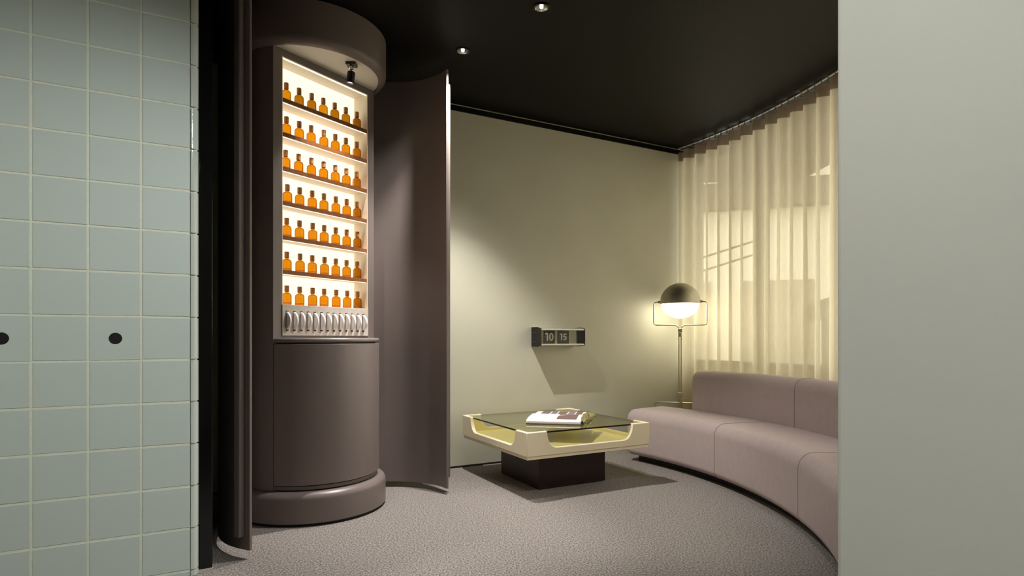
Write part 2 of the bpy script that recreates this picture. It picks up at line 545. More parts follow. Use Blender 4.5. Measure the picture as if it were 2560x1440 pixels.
# ------------------------------------------------------------------ STREET beyond the sheer
g = MB(); g.box(3.9, 40, -20, 40, -0.10, -0.02)
structure(g.build('street_ground', M['street_ground']))
b0 = thing('street_building', 'pale building across the street, seen only faintly through the sheer curtain', 'building', (9.0, 16.0, 0), R_(-18))
fb = MB(); fb.box(-9, 9, 0, 3, 0, 4.6); fb.box(-9, 9, 0, 3, 5.3, 9.5)
fb.build('facade', M['street_wall'], b0)
cb = MB(); cb.box(-9, 9, -0.5, 0.0, 4.6, 5.3)
cb.build('canopy', M['street_dark'], b0)
up = MB(); up.box(-9, 9, 0.02, 3, 4.6, 5.3)
up.build('upper_wall', M['street_wall'], b0)
for i in range(6):
    ws = MB(); ws.box(-8 + i * 2.7, -6.2 + i * 2.7, -0.06, 0.0, 0.3, 2.6)
    ws.build('shop_window', M['street_mid'], b0)
aw = thing('awning', 'dim sloping awning outside, right of the sheer curtain', 'awning', (5.4, 8.6, 0), R_(-20))
ab = MB(); ab.add([(-0.9, 0, 1.55), (1.5, 0, 2.35), (1.5, 1.4, 2.35), (-0.9, 1.4, 1.55), (-0.9, 0, 1.25), (1.5, 0, 2.05), (1.5, 1.4, 2.05), (-0.9, 1.4, 1.25)],
                  [(0, 1, 2, 3), (7, 6, 5, 4), (0, 4, 5, 1), (1, 5, 6, 2), (2, 6, 7, 3), (3, 7, 4, 0)])
ab.build('awning_cloth', M['street_dark'], aw)
for px, pz in ((-0.8, 1.3), (1.3, 2.05)):
    ap = MB(); ap.box(px, px + 0.1, 0.2, 0.3, -0.02, pz)
    ap.build('awning_post', M['street_dark'], aw)
hr = thing('handrail', 'thin sloping double handrail outside, behind the left of the sheer curtain', 'handrail', (3.35, 11.5, 0))
for dz in (0.0, 0.26):
    tb = MB(); tb.tube([(-0.9, 0, 1.9 + dz), (1.6, 0, 2.7 + dz)], 0.02, 8)
    tb.build('rail', M['street_dark'], hr)
for px in (-0.8, 0.4, 1.5):
    tb = MB(); tb.tube([(px, 0, -0.02), (px, 0, 2.22 + px * 0.32)], 0.018, 8)
    tb.build('post', M['street_dark'], hr)

# ------------------------------------------------------------------ CABINET
CAB = Vector((-1.20, 3.57, 0)); CA = R_(-33.4)
cab = thing('display_cabinet', 'tall round taupe cabinet with open curved doors and lit bottle shelves', 'cabinet', CAB, CA)
RB = 0.39; XF = 0.1455; YC = math.sqrt(RB * RB - XF * XF); AF = math.atan2(YC, XF)
NX, NY = 0.0225, 0.309
Z_PAN, Z_TOP = 1.183, 2.532
# plinth
def rnd(r, z, rad, n=6):
    return [(r - rad + rad * math.cos(a), z - rad + rad * math.sin(a)) for a in [PI / 2 * i / n for i in range(n + 1)]]
mb = MB(); mb.lathe([(0.0, 0.014), (0.43, 0.014)] + [(0.434, 0.018)] + rnd(0.434, 0.178, 0.038) + [(0.0, 0.178)], 96)
mb.build('plinth', M['taupe'], cab)
mb = MB(); mb.lathe([(0.42, 0.0), (0.42, 0.0135)], 64)
mb.build('plinth_shadow_gap', M['gap_shade'], cab)
# body: back drum behind the flat face, with the niche let in
arc_pts = arc(0, 0, RB, AF, 2 * PI - AF, 60)
solid = arc_pts
notch = arc_pts + [(XF, -NY), (NX, -NY), (NX, NY), (XF, NY)]
mb = MB()
mb.prism(solid, 0.180, 1.008)
mb.prism(solid, 1.008, Z_PAN - 0.171)
mb.prism(notch, Z_PAN - 0.171, Z_TOP)
mb.prism(solid, Z_TOP, 2.575)
mb.build('carcass', M['taupe'], cab)
# base drum in front of the flat face: recessed foot, curved door, rounded counter
def seg(r, x, n=48):
    a = math.acos(x / r)
    return arc(0, 0, r, -a, a, n)
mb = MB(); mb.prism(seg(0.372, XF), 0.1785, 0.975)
mb.build('base_core', M['gap_shade'], cab)
mb = MB(); mb.prism(seg(0.383, XF), 0.184, 0.203)
mb.build('base_rail', M['taupe'], cab)
ad = AF - R_(0.8)
dp = arc(0, 0, 0.3935, -ad, ad, 64) + arc(0, 0, 0.374, ad, -ad, 64)
mb = MB(); mb.prism(dp, 0.209, 0.968)
mb.build('curved_door', M['taupe'], cab, bevel=0.002)
mb = MB(); prof = [(0.355, 0.9745), (0.388, 0.9745)] + [(0.386 + 0.012 * math.cos(a), 0.9875 + 0.0125 * math.sin(a)) for a in [-PI / 2 + PI * i / 10 for i in range(11)]] + [(0.355, 1.0)]
vs, fs = [], []
cp = seg(0.394, XF + 0.001, 60)
mb.prism(cp, 0.9745, 1.000)
mb.build('counter', M['taupe'], cab, bevel=0.011, segs=4, angle=50)
# control panel with thumb wheels
mb = MB(); mb.box(XF - 0.004, XF + 0.006, -NY, NY, 1.013, Z_PAN - 0.001)
pan = mb.build('control_panel', M['concrete'], cab, bevel=0.001)
wheel = None
for i in range(13):
    y = -0.2795 + i * 0.0457
    if wheel is None:
        mb = MB(); rr = 0.053; th = 0.0075
        mb.lathe([(rr - 0.010, -th + 0.0015), (rr - 0.004, -th), (rr, -th + 0.003), (rr, th - 0.003), (rr - 0.004, th), (rr - 0.010, th - 0.0015)], 48)
        wheel = mb.build('thumb_wheel', M['white_plastic'], pan, sharp=50)
        o = wheel
    else:
        o = wheel.copy(); COL.objects.link(o)
    o.location = (XF + 0.006 + 0.034 - 0.053, y, 1.095); o.rotation_euler = (PI / 2, 0, 0)
    sb = MB(); sb.box(XF + 0.0055, XF + 0.0068, y - 0.0082, y + 0.0082, 1.095 - 0.056, 1.095 + 0.054)
    sb.build('slot', M['slot'], pan)
# niche lining, glowing back, shelves
mb = MB(); mb.box(NX + 0.0005, NX + 0.006, -NY + 0.001, NY - 0.001, Z_PAN, Z_TOP - 0.001)
mb.build('backlit_panel', M['niche_glow'], cab)
mb = MB()
mb.box(NX + 0.006, XF + 0.001, -NY + 0.0005, -NY + 0.005, Z_PAN, Z_TOP - 0.001)
mb.build('side_lining', M['cream_board'], cab)
mb = MB(); mb.box(NX + 0.006, XF + 0.001, NY - 0.005, NY - 0.0005, Z_PAN, Z_TOP - 0.001)
mb.build('side_lining', M['cream_board'], cab)
mb = MB(); mb.box(NX + 0.006, XF + 0.001, -NY + 0.005, NY - 0.005, Z_TOP - 0.006, Z_TOP - 0.001)
mb.build('top_lining', M['cream_board'], cab)
mb = MB(); mb.box(NX + 0.006, XF + 0.001, -NY + 0.005, NY - 0.005, Z_PAN - 0.004, Z_PAN)
mb.build('bottom_lining', M['cream_board'], cab)
SHZ = [Z_PAN + 0.1873 * k for k in range(7)]
for k in range(1, 7):
    z = SHZ[k]
    mb = MB(); mb.box(NX + 0.006, XF - 0.006, -NY + 0.005, NY - 0.005, z - 0.02, z)
    sh = mb.build('shelf', M['cream_board'], cab)
    eb = MB(); eb.box(XF - 0.006, XF + 0.0005, -NY + 0.005, NY - 0.005, z - 0.0215, z + 0.0005)
    eb.build('edge_strip', M['shelf_edge'], sh)
    lb = MB(); lb.box(XF - 0.014, XF - 0.0062, -NY + 0.006, NY - 0.006, z - 0.0235, z - 0.0205)
    lb.build('strip_light', M['strip_glow'], sh)
lb = MB(); lb.box(XF - 0.012, XF - 0.004, -NY + 0.006, NY - 0.006, Z_TOP - 0.0095, Z_TOP - 0.0065)
lb.build('strip_light', M['strip_glow'], cab)
# canopy at the ceiling
mb = MB()
inn = [(0.0, 2.578), (0.390, 2.578), (0.392, 2.566), (0.396, 2.562)]
out_ = [(0.436 - 0.042 + 0.042 * math.cos(a), 2.604 + 0.042 * math.sin(a)) for a in [-PI / 2 + PI / 2 * i / 8 for i in range(9)]]
mb.lathe(inn + out_ + [(0.436, 2.795), (0.0, 2.795)], 96)
mb.build('canopy', M['taupe'], cab)
mb = MB(); mb.prism(seg(0.389, XF + 0.001, 60), 2.570, 2.577)
mb.build('canopy_plate', M['canopy_plate'], cab)
# two tall curved doors, each with a flanged pull
RD0, RD1 = 0.437, 0.4525
def door(sign, rot):
    hx, hy = 0.445 * math.cos(R_(94)), sign * 0.445 * math.sin(R_(94))
    a0, a1 = R_(94), R_(11)
    po = arc(0, 0, RD1, a0, a1, 40); pi_ = arc(0, 0, RD0, a1, a0, 40)
    pts = [(x - hx, sign * y - hy) for x, y in po + pi_]
    mb = MB(); mb.prism(pts, 0.038, 2.715)
    o = mb.build('curved_leaf', M['taupe'], cab, (hx, hy, 0), (0, 0, R_(rot)), bevel=0.002)
    h = MB(); am = R_(11) + 0.046 / RD1
    hw = 0.018 / RD1
    hp = arc(0, 0, RD1 - 0.0005, am + hw, am - hw, 4) + arc(0, 0, RD1 + 0.031, am - hw, am + hw, 4)
    h.prism([(x - hx, sign * y - hy) for x, y in hp], 0.10, 2.64)
    h.build('pull', M['taupe'], o, bevel=0.006, segs=3)
    return o
door(1, 56)
door(-1, -65)

# spotlight hung under the canopy
def spot_world(lx, ly, z): return CAB + Matrix.Rotation(CA, 3, 'Z') @ Vector((lx, ly, 0)) + Vector((0, 0, z))
sp = spot_world(0.325, 0.02, 2.5692)
sl = thing('spotlight', 'small black spotlight hanging under the round cabinet canopy', 'spotlight', sp)
mb = MB(); mb.box(-0.028, 0.028, -0.028, 0.028, -0.014, 0.0); mb.build('mount_plate', M['black_metal'], sl, bevel=0.002)
mb = MB(); mb.lathe([(0.009, -0.05), (0.012, -0.042), (0.009, -0.034), (0.014, -0.028), (0.014, -0.014)], 20); mb.build('swivel', M['chrome'], sl)
Mh = Matrix.Translation((0, 0, -0.048)) @ Matrix.Rotation(R_(8), 4, 'Y')
mb = MB(); mb.lathe([(0.0, -0.052), (0.019, -0.052), (0.0205, -0.066), (0.022, -0.066), (0.022, -0.004), (0.018, 0.0), (0.0, 0.0)], 28, M=Mh); mb.build('lamp_head', M['black_metal'], sl)
mb = MB(); mb.lathe([(0.0, -0.056), (0.0185, -0.056), (0.0185, -0.053), (0.0, -0.053)], 24, M=Mh); mb.build('bulb', M['bulb_soft'], sl)
light('cabinet_spot_light', 'SPOT', (-0.01, 0, -0.13), P_CABINET_SPOT, (1.0, 0.93, 0.85), sl, (-0.10, -0.0, -1.0), spot_size=R_(80), spot_blend=0.6, shadow_soft_size=0.012)

# bottles: 7 rows of 7
def bottle_proto():
    b = thing('perfume_bottle', 'x', 'bottle')
    mb = MB(); r = 0.0258
    prof = [(0.0, 0.0005), (r - 0.003, 0.0005), (r, 0.0035), (r, 0.050)] + \
           [(r - 0.0145 + 0.0145 * math.cos(a), 0.050 + 0.0165 * math.sin(a)) for a in [PI / 2 * i / 7 for i in range(1, 8)]] + [(0.0095, 0.0705), (0.0095, 0.0755), (0.0, 0.0755)]
    mb.lathe(prof, 28)
    mb.build('glass_body', M['amber'], b, sharp=50)
    mb = MB(); mb.lathe([(0.0, 0.0045), (r - 0.0035, 0.0045), (r - 0.0035, 0.0135), (0.0, 0.0135)], 24)
    mb.build('liquid', M['perfume'], b)
    mb = MB(); mb.lathe([(0.0, 0.0735), (0.0122, 0.0735), (0.0128, 0.0742), (0.0128, 0.1065), (0.0120, 0.1075), (0.0, 0.1075)], 24)
    mb.build('cap', M['cap_wood'], b)
    return b
proto = bottle_proto()
ORD = ['first', 'second', 'third', 'fourth', 'fifth', 'sixth', 'seventh']
ROWN = ['the bottom row above the white wheels', 'the second shelf from the bottom', 'the third shelf from the bottom', 'the middle shelf', 'the third shelf from the top', 'the second shelf from the top', 'the top lit shelf']
CABM = Matrix.Translation(CAB) @ Matrix.Rotation(CA, 4, 'Z')
variants = {}
def glass_variant(kind):
    if kind not in variants:
        src = [c for c in proto.children if c.name.startswith('glass_body')][0]
        me = src.data.copy(); me.materials[0] = M[kind]; variants[kind] = me
    return variants[kind]
for k in range(7):
    for i in range(7):
        o = proto if (k == 0 and i == 0) else copy_tree(proto)
        y = -0.2435 + 0.0853 * i + random.uniform(-0.003, 0.003)
        if k >= 4: y -= 0.006
        p = CABM @ Vector((XF - 0.046, y, SHZ[k] + 0.0006))
        o.location = p; o.rotation_euler = (0, 0, random.uniform(0, 6.28))
        kind = {6: 'amber_deep', 0: 'amber_pale', 1: 'amber_pale'}.get(k, 'amber')
        if k == 6 and i in (0, 3): kind = 'amber_pale'
        if k in (0, 1) and i in (3, 4, 5) and k == 0: kind = 'amber'
        for ch in o.children:
            if ch.name.startswith('glass_body'): ch.data = glass_variant(kind)
        o['label'] = 'amber bottle with wooden cap, %s from left on %s' % (ORD[i], ROWN[k])
        o['group'] = 'amber bottles in the lit cabinet'

# ------------------------------------------------------------------ COFFEE TABLE
TL = 0.97; TH = 0.026
TC = Vector((0.0907, 3.626, 0)) + (D1 + D2) * TL / 2
tab = thing('coffee_table', 'square cream coffee table with scooped sides and smoked glass top on dark plinth', 'table', TC, ROOM)
ZT, ZB, ZD = 0.422, 0.272, 0.318
def side_samples():
    out = [(0.0, ZT), (TH, ZT), (0.142, ZT)]
    n = 12
    s0, s1 = 0.146, 0.222
    for i in range(n + 1):
        a = PI / 2 * i / n
        out.append((s0 + (s1 - s0) * (1 - math.cos(a)) * 1.0, ZT - 0.004 - (ZT - 0.004 - ZD) * math.sin(a)))
    half = out[:]
    return half + [(TL - s, z) for s, z in reversed(half[1:])]
ring_o, ring_i, ztop = [], [], []
cor = [(-TL / 2, -TL / 2), (TL / 2, -TL / 2), (TL / 2, TL / 2), (-TL / 2, TL / 2)]
for k in range(4):
    p = Vector(cor[k]); q = Vector(cor[(k + 1) % 4]); d = (q - p).normalized(); nrm = Vector((-d.y, d.x))
    for s, z in side_samples():
        si = min(max(s, TH), TL - TH)
        if s == TH: continue
        if abs(s - (TL - TH)) < 1e-6: continue
        ring_o.append(p + d * s); ring_i.append(p + d * si + nrm * TH); ztop.append(z)
n = len(ring_o); mb = MB(); vs = []; fs = []
for k in range(n):
    vs += [(ring_o[k].x, ring_o[k].y, ZB), (ring_o[k].x, ring_o[k].y, ztop[k]), (ring_i[k].x, ring_i[k].y, ztop[k]), (ring_i[k].x, ring_i[k].y, ZB)]
for k in range(n):
    a, b = 4 * k, 4 * ((k + 1) % n)
    for j in range(4):
        fs.append((a + j, b + j, b + (j + 1) % 4, a + (j + 1) % 4))
mb.add(vs, fs); mb.build('apron', M['cream_lacquer'], tab, bevel=0.005, segs=3, angle=55, sharp=45)
h = TL / 2
mb = MB(); mb.box(-h + 0.007, h - 0.007, -h + 0.007, h - 0.007, 0.2515, ZB + 0.001); mb.build('skirt', M['cream_lacquer'], tab, bevel=0.002)
mb = MB(); mb.box(-h + TH - 0.001, h - TH + 0.001, -h + TH - 0.001, h - TH + 0.001, ZB + 0.001, 0.296); mb.build('tray_floor', M['cream_lacquer'], tab)
mb = MB(); g_ = h - TH + 0.006
mb.box(-g_, g_, -g_, g_, 0.4085, 0.4185)
gt = mb.build('glass_top', [M['smoked_glass'], M['glass_edge']], tab)
for p in gt.data.polygons:
    p.material_index = 0 if p.normal.z > 0.5 else 1 if abs(p.normal.z) < 0.5 else 0
mb = MB(); mb.box(-0.27, 0.27, -0.27, 0.27, 0.004, 0.2512); mb.build('plinth', M['wenge'], tab, bevel=0.002)
mb = MB(); mb.box(-0.255, 0.255, -0.255, 0.255, 0.0, 0.0045); mb.build('foot', M['gap_shade'], tab)

# ------------------------------------------------------------------ BOOK on the table
BA = R_(-10)
bk = thing('open_book', 'open picture book lying on the smoked glass table top', 'book', (0.335, 4.275, 0.4187), BA)
def page_section(near):
    if near:
        return [(-0.275, 0.004), (-0.268, 0.014), (-0.245, 0.026), (-0.19, 0.033), (-0.10, 0.036), (-0.035, 0.0365), (-0.010, 0.036), (0.0, 0.034), (0.0, 0.004)]
    return [(0.0, 0.004), (0.0, 0.034), (0.008, 0.035), (0.03, 0.031), (0.06, 0.026), (0.11, 0.0235), (0.20, 0.023), (0.262, 0.021), (0.272, 0.004)]
def section_prism(sec, x0, x1, shear, mb):
    n = len(sec); vs = []
    for x in (x0, x1): vs += [(x + shear * y, y, z) for y, z in sec]
    fs = [tuple(range(n)), tuple(range(2 * n - 1, n - 1, -1))] + [(i, (i + 1) % n, n + (i + 1) % n, n + i) for i in range(n)]
    mb.add(vs, fs)
mb = MB(); mb.add([(-0.195, -0.28, 0), (0.19, -0.28, 0), (0.19, 0.277, 0), (-0.195, 0.277, 0), (-0.195, -0.28, 0.004), (0.19, -0.28, 0.004), (0.19, 0.277, 0.004), (-0.195, 0.277, 0.004)],
                  [(3, 2, 1, 0), (4, 5, 6, 7), (0, 1, 5, 4), (1, 2, 6, 5), (2, 3, 7, 6), (3, 0, 4, 7)])
mb.build('cover', M['cover_board'], bk)
for near in (True, False):
    mb = MB(); section_prism(page_section(near), -0.188, 0.180, 0.03, mb)
    pg = mb.build('page_block', M['paper'], bk, sharp=30)
    if near:
        for q in range(3):
            lb = MB(); z = 0.009 + q * 0.0065; y = -0.2755 + q * 0.0045
            lb.box(-0.1965, 0.171, y - 0.0012, y + 0.004, z, z + 0.0009); lb.build('page_edge', M['paper_edge'], pg)
def top_z(sec, y):
    for (y0, z0), (y1, z1) in zip(sec[:-1], sec[1:]):
        if y0 <= y <= y1 and y1 > y0: return z0 + (z1 - z0) * (y - y0) / (y1 - y0)
    return 0.03
def print_patch(sec, x0, x1, y0, y1, m, lift=0.0009, name='printed_picture', cut=None):
    mb = MB(); ny = 8
    vs, fs = [], []
    for i in range(ny + 1):
        y = y0 + (y1 - y0) * i / ny; z = top_z(sec, y) + lift
        vs += [(x0 + 0.03 * y, y, z), (x1 + 0.03 * y, y, z)]
    for i in range(ny): fs.append((2 * i, 2 * i + 1, 2 * i + 3, 2 * i + 2))
    mb.add(vs, fs); return mb.build(name, m, bk)
NS, FS = page_section(True)[:-1], page_section(False)[1:]
print_patch(NS, 0.012, 0.148, -0.225, -0.012, M['print_brown'])
mb = MB(); yy = -0.105
mb.add([(0.009, yy - 0.012, top_z(NS, yy) + 0.0016), (0.066, yy + 0.004, top_z(NS, yy) + 0.0018), (0.009, yy + 0.018, top_z(NS, yy) + 0.0018)], [(0, 1, 2)])
mb.build('printed_wedge', M['print_peach'], bk)
xs = [-0.150, -0.078, -0.026, 0.048, 0.105, 0.160]
for i in range(5):
    print_patch(FS, xs[i] + 0.005, xs[i + 1] - 0.005, 0.05, 0.25, M['print_mauve'] if i % 2 else M['print_brown'])
# crumpled clear-film wrapper at the right end of the book
mb = MB(); nx_, ny_ = 5, 9
vs, fs = [], []
for i in range(nx_ + 1):
    for j in range(ny_ + 1):
        u = i / nx_; v = j / ny_
        y = -0.265 + 0.48 * v
        zt = top_z(NS if y < 0 else FS, y)
        x = 0.182 + 0.03 * y + 0.055 * u * (0.55 + 0.9 * v) + random.uniform(-0.004, 0.004)
        z = (zt + 0.004) * (1 - u) ** 0.6 + 0.004 + random.uniform(0, 0.016) * (1 if 0 < i < nx_ else 0.2)
        vs.append((x, y + random.uniform(-0.012, 0.012), z))
for i in range(nx_):
    for j in range(ny_):
        a = i * (ny_ + 1) + j; b = a + ny_ + 1
        fs += [(a, b, b + 1), (a, b + 1, a + 1)] if random.random() < 0.5 else [(a, b, a + 1), (b, b + 1, a + 1)]
mb.add(vs, fs)
wr = mb.build('crumpled_wrapper', M['film'], bk, sharp=5)
wr.modifiers.new('sheet', 'SOLIDIFY').thickness = 0.0008
wr['label'] = 'crumpled film wrapper with an olive reflection in its colour'

# ------------------------------------------------------------------ SOFA
SCN = Vector((-1.14, 3.28, 0))
sofa = thing('curved_sofa', 'long curved mauve grey sofa under the sheer curtain', 'sofa', SCN)
def rrect(r0, r1, z0, z1, rads, n=7):
    """ccw outline in (r,z); rads for corners (r0,z0),(r1,z0),(r1,z1),(r0,z1)"""
    cs = [(r0, z0, 1, 1, PI), (r1, z0, -1, 1, 1.5 * PI), (r1, z1, -1, -1, 0), (r0, z1, 1, -1, 0.5 * PI)]
    out = []
    for (r, z, sr, sz, a0), rd in zip(cs, rads):
        rd = max(rd, 0.001)
        cx, cz = r + sr * rd, z + sz * rd
        for i in range(n + 1):
            a = a0 + PI / 2 * i / n
            out.append((cx + rd * math.cos(a), cz + rd * math.sin(a)))
    return out
def sweep(r0, r1, z0, z1, rads, a0, a1, e0, e1, step=R_(1.2)):
    rm = (r0 + r1) / 2
    L = abs(a1 - a0) * rm
    ds = []
    for e in (e0,):
        ds += [e * (1 - math.cos(PI / 2 * i / 6)) for i in range(7)]
    nmid = max(2, int(abs(a1 - a0) / step))
    ds += [e0 + (L - e0 - e1) * i / nmid for i in range(1, nmid)]
    ds += [L - e1 * (1 - math.cos(PI / 2 * i / 6)) for i in range(6, -1, -1)]
    rings = []
    for d in ds:
        ins = 0.0
        if d < e0: ins = e0 - math.sqrt(max(0, e0 * e0 - (e0 - d) ** 2))
        if L - d < e1: ins = e1 - math.sqrt(max(0, e1 * e1 - (e1 - (L - d)) ** 2))
        a = a0 + (a1 - a0) * d / L
        pr = rrect(r0 + ins, r1 - ins, z0 + ins, z1 - ins, [max(x - ins, 0.001) for x in rads])
        rings.append([(r * math.cos(a), r * math.sin(a), z) for r, z in pr])
    k = len(rings[0]); vs = [p for rg in rings for p in rg]; fs = []
    for j in range(len(rings) - 1):
        for i in range(k):
            i2 = (i + 1) % k
            fs.append((j * k + i, j * k + i2, (j + 1) * k + i2, (j + 1) * k + i))
    fs.append(tuple(range(k))); fs.append(tuple((len(rings) - 1) * k + i for i in range(k)))
    mb = MB(); mb.add(vs, fs); return mb
seat_a = [37.8, 16.3, -5.5, -21.0]
for i in range(3):
    mb = sweep(2.606, 3.055, 0.052, 0.42, [0.05, 0.03, 0.04, 0.085], R_(seat_a[i]), R_(seat_a[i + 1]), 0.06 if i == 0 else 0.003, 0.05 if i == 2 else 0.003)
    mb.build('seat_section', M['mauve'], sofa, sharp=60)
back_a = [31.4, 11.3, -9.0, -21.0]
for i in range(3):
    mb = sweep(3.035, 3.255, 0.06, 0.735, [0.03, 0.03, 0.095, 0.075], R_(back_a[i]), R_(back_a[i + 1]), 0.05 if i == 0 else 0.003, 0.05 if i == 2 else 0.003)
    mb.build('back_section', M['mauve'], sofa, sharp=60)
pa, pb = R_(36.2), R_(-20.0)
mb = MB(); mb.prism((arc(0, 0, 3.16, pb, pa, 40) + arc(0, 0, 2.70, pa, pb, 40)), 0.0, 0.07)
mb.build('toe_kick', M['sofa_base'], sofa)
for a_, part in ((16.3, 's'), (-5.5, 's'), (11.3, 'b'), (-9.0, 'b')):
    pr = rrect(2.606, 3.055, 0.052, 0.42, [0.05, 0.03, 0.04, 0.085]) if part == 's' else rrect(3.035, 3.255, 0.06, 0.735, [0.03, 0.03, 0.095, 0.075])
    pts = [((r + (-0.0005 if part == 's' else -0.0005)) * math.cos(R_(a_)), r * math.sin(R_(a_)), z) for r, z in pr]
    pts.append(pts[0])
    tb = MB(); tb.tube(pts, 0.0026, 6); tb.build('seam', M['thread'], sofa)

# ------------------------------------------------------------------ CURTAIN
cur = thing('sheer_curtain', 'cream sheer curtain in soft pleats along the curved window behind the sofa', 'curtain', (CC.x, CC.y, 0))
FOLD = 0.137; ca0, ca1 = R_(31.9), R_(-15)
nfold = int((ca0 - ca1) * CR / FOLD)
rnd_f = [random.uniform(-1, 1) for _ in range(nfold + 4)]
rnd_g = [random.uniform(-1, 1) for _ in range(nfold + 4)]
def fold_r(s, v, lift=0.0):
    """s arc length, v 0 at the heading .. 1 at the floor"""
    k = int(s / FOLD); ph = s / FOLD - k
    sh = 0.10 * rnd_f[k] * v
    w_ = math.sin(2 * PI * (ph + sh * math.sin(PI * ph)))
    w_ = math.copysign(abs(w_) ** 0.8, w_)
    amp = 0.036 + 0.012 * v + 0.007 * rnd_g[k] * v * math.sin(PI * ph) ** 2
    return CR + amp * w_ - lift
def cloth(zs, z_top, z_bot, lift, nper=18):
    vs, fs = [], []
    ns = nfold * nper
    for z in zs:
        v = (z_top - z) / (z_top - z_bot)
        for i in range(ns + 1):
            s = i / nper * FOLD * 0.9999
            a = ca0 - s / CR
            # pleats lean a little sideways on the way down
            k = int(s / FOLD); a -= 0.0025 * rnd_g[min(k, nfold)] * v * math.sin(PI * (s / FOLD - k))
            r = fold_r(min(s, nfold * FOLD - 1e-4), v, lift)
            vs.append((r * math.cos(a), r * math.sin(a), z))
    m_ = ns + 1
    for j in range(len(zs) - 1):
        for i in range(ns):
            fs.append((j * m_ + i, j * m_ + i + 1, (j + 1) * m_ + i + 1, (j + 1) * m_ + i))
    mb = MB(); mb.add(vs, fs); return mb
ZC = 2.758
mb = cloth([ZC - (ZC - 0.02) * (i / 14) for i in range(15)], ZC, 0.02, 0.0)
cl = mb.build('cloth', M['sheer'], cur, sharp=170)
mb = cloth([ZC + 0.002, ZC - 0.04, ZC - 0.083], ZC, 0.02, 0.0025)
hd = mb.build('heading_tape', M['sheer_tape'], cur, sharp=170)
mb = MB(); hz = cloth([0.10, 0.02], ZC, 0.02, 0.0025).build('hem', M['sheer'], cur, sharp=170)
trk = thing('curtain_track', 'thin white curved curtain track fixed under the black ceiling', 'curtain track', (CC.x, CC.y, 0))
tp = arc(0, 0, CR + 0.007, ca1, ca0, 60) + arc(0, 0, CR - 0.007, ca0, ca1, 60)
mb = MB(); mb.prism(tp, CEIL - 0.009, CEIL - 0.0005); mb.build('rail', M['track_white'], trk)
cr_ = None
for k in range(nfold):
    for ph in (0.25, 0.75):
        s = (k + ph) * FOLD; a = ca0 - s / CR
        if cr_ is None:
            mb = MB(); mb.tube([(0, 0, 0), (0, 0, -0.020)], 0.005, 8); mb.tube([(-0.009, 0, -0.016), (0.009, 0, -0.016)], 0.004, 8); mb.tube([(0, -0.008, -0.024), (0, 0.008, -0.024)], 0.004, 8)
            o = cr_ = mb.build('carrier', M['carrier'], trk)
        else:
            o = cr_.copy(); COL.objects.link(o)
        o.location = (CR * math.cos(a), CR * math.sin(a), CEIL - 0.009); o.rotation_euler = (0, 0, a)

# ------------------------------------------------------------------ FLOOR LAMP
LP = Vector((1.495, 5.30, 0))
lamp = thing('floor_lamp', 'steel dome floor lamp on a slim pole in the corner behind the sofa end', 'lamp', LP, R_(-15.8))
RL = 0.174; ZL = 1.315
prof = [(RL, -0.012)] + [(RL * math.cos(a), RL * math.sin(a)) for a in [PI / 2 * i / 20 for i in range(21)]]
prof_in = [(r * 0.985, z - 0.001 if i else z) for i, (r, z) in enumerate(prof)]
mb = MB(); mb.lathe(prof_in[::-1] + [(RL * 0.985, -0.012)] + prof, 64, M=Matrix.Translation((0, 0, ZL)), cap=False)
mb.build('dome_shade', M['brushed_steel'], lamp, sharp=60)
RG = 0.163
prof = [(RG * math.cos(a), RG * 0.80 * math.sin(a)) for a in [-PI / 2 + PI / 2 * i / 16 for i in range(17)]]
prof[0] = (0.0, prof[0][1])
mb = MB(); mb.lathe(prof + [(0.0, 0.0)], 48, M=Matrix.Translation((0, 0, ZL - 0.010))); mb.build('diffuser', M['globe'], lamp)
def rounded(pts, r, n=6):
    out = [Vector(pts[0])]
    for i in range(1, len(pts) - 1):
        p0, p, p1 = Vector(pts[i - 1]), Vector(pts[i]), Vector(pts[i + 1])
        a = (p0 - p).normalized() * min(r, (p0 - p).length / 2); b = (p1 - p).normalized() * min(r, (p1 - p).length / 2)
        for k in range(n + 1):
            t_ = k / n; out.append((1 - t_) ** 2 * (p + a) + 2 * t_ * (1 - t_) * p + t_ ** 2 * (p + b))
    out.append(Vector(pts[-1])); return out
FW = 0.228; ZF = 1.115
for s in (-1, 1):
    pts = rounded([(s * (RL - 0.006), 0, ZL + 0.006), (s * FW, 0, ZL + 0.006), (s * FW, 0, ZF), (s * 0.028, 0, ZF), (s * 0.008, 0, ZF - 0.035)], 0.03)
    tb = MB(); tb.tube(pts, 0.0055, 10); tb.build('fork_arm', M['lamp_metal'], lamp)
    kb = MB(); kb.lathe([(0.0, -0.014), (0.011, -0.014), (0.011, 0.010), (0.0, 0.010)], 16, M=Matrix.Translation((s * (RL + 0.004), 0, ZL + 0.006)) @ Matrix.Rotation(PI / 2, 4, 'Y')); kb.build('pivot_knob', M['lamp_metal'], lamp)
mb = MB(); mb.box(-0.019, 0.019, -0.012, 0.012, ZF - 0.062, ZF - 0.030); mb.build('fork_clamp', M['lamp_metal'], lamp, bevel=0.004)
for s in (-1, 1):
    tb = MB(); tb.tube([(s * 0.011, 0, 0.50), (s * 0.011, 0, ZF - 0.06)], 0.0058, 10); tb.build('pole', M['lamp_metal'], lamp)
mb = MB(); mb.box(-0.010, 0.010, -0.009, 0.009, ZF - 0.105, ZF - 0.066); mb.build('slider', M['lamp_metal'], lamp, bevel=0.003)
mb = MB(); mb.box(-0.020, 0.020, -0.013, 0.013, 0.478, 0.515); mb.build('lower_clamp', M['lamp_metal'], lamp, bevel=0.004)
tb = MB(); tb.tube([(0.0, 0, 0.48), (0.012, 0.0, 0.40), (0.012, 0, 0.012)], 0.009, 10); tb.build('stem', M['lamp_metal'], lamp)
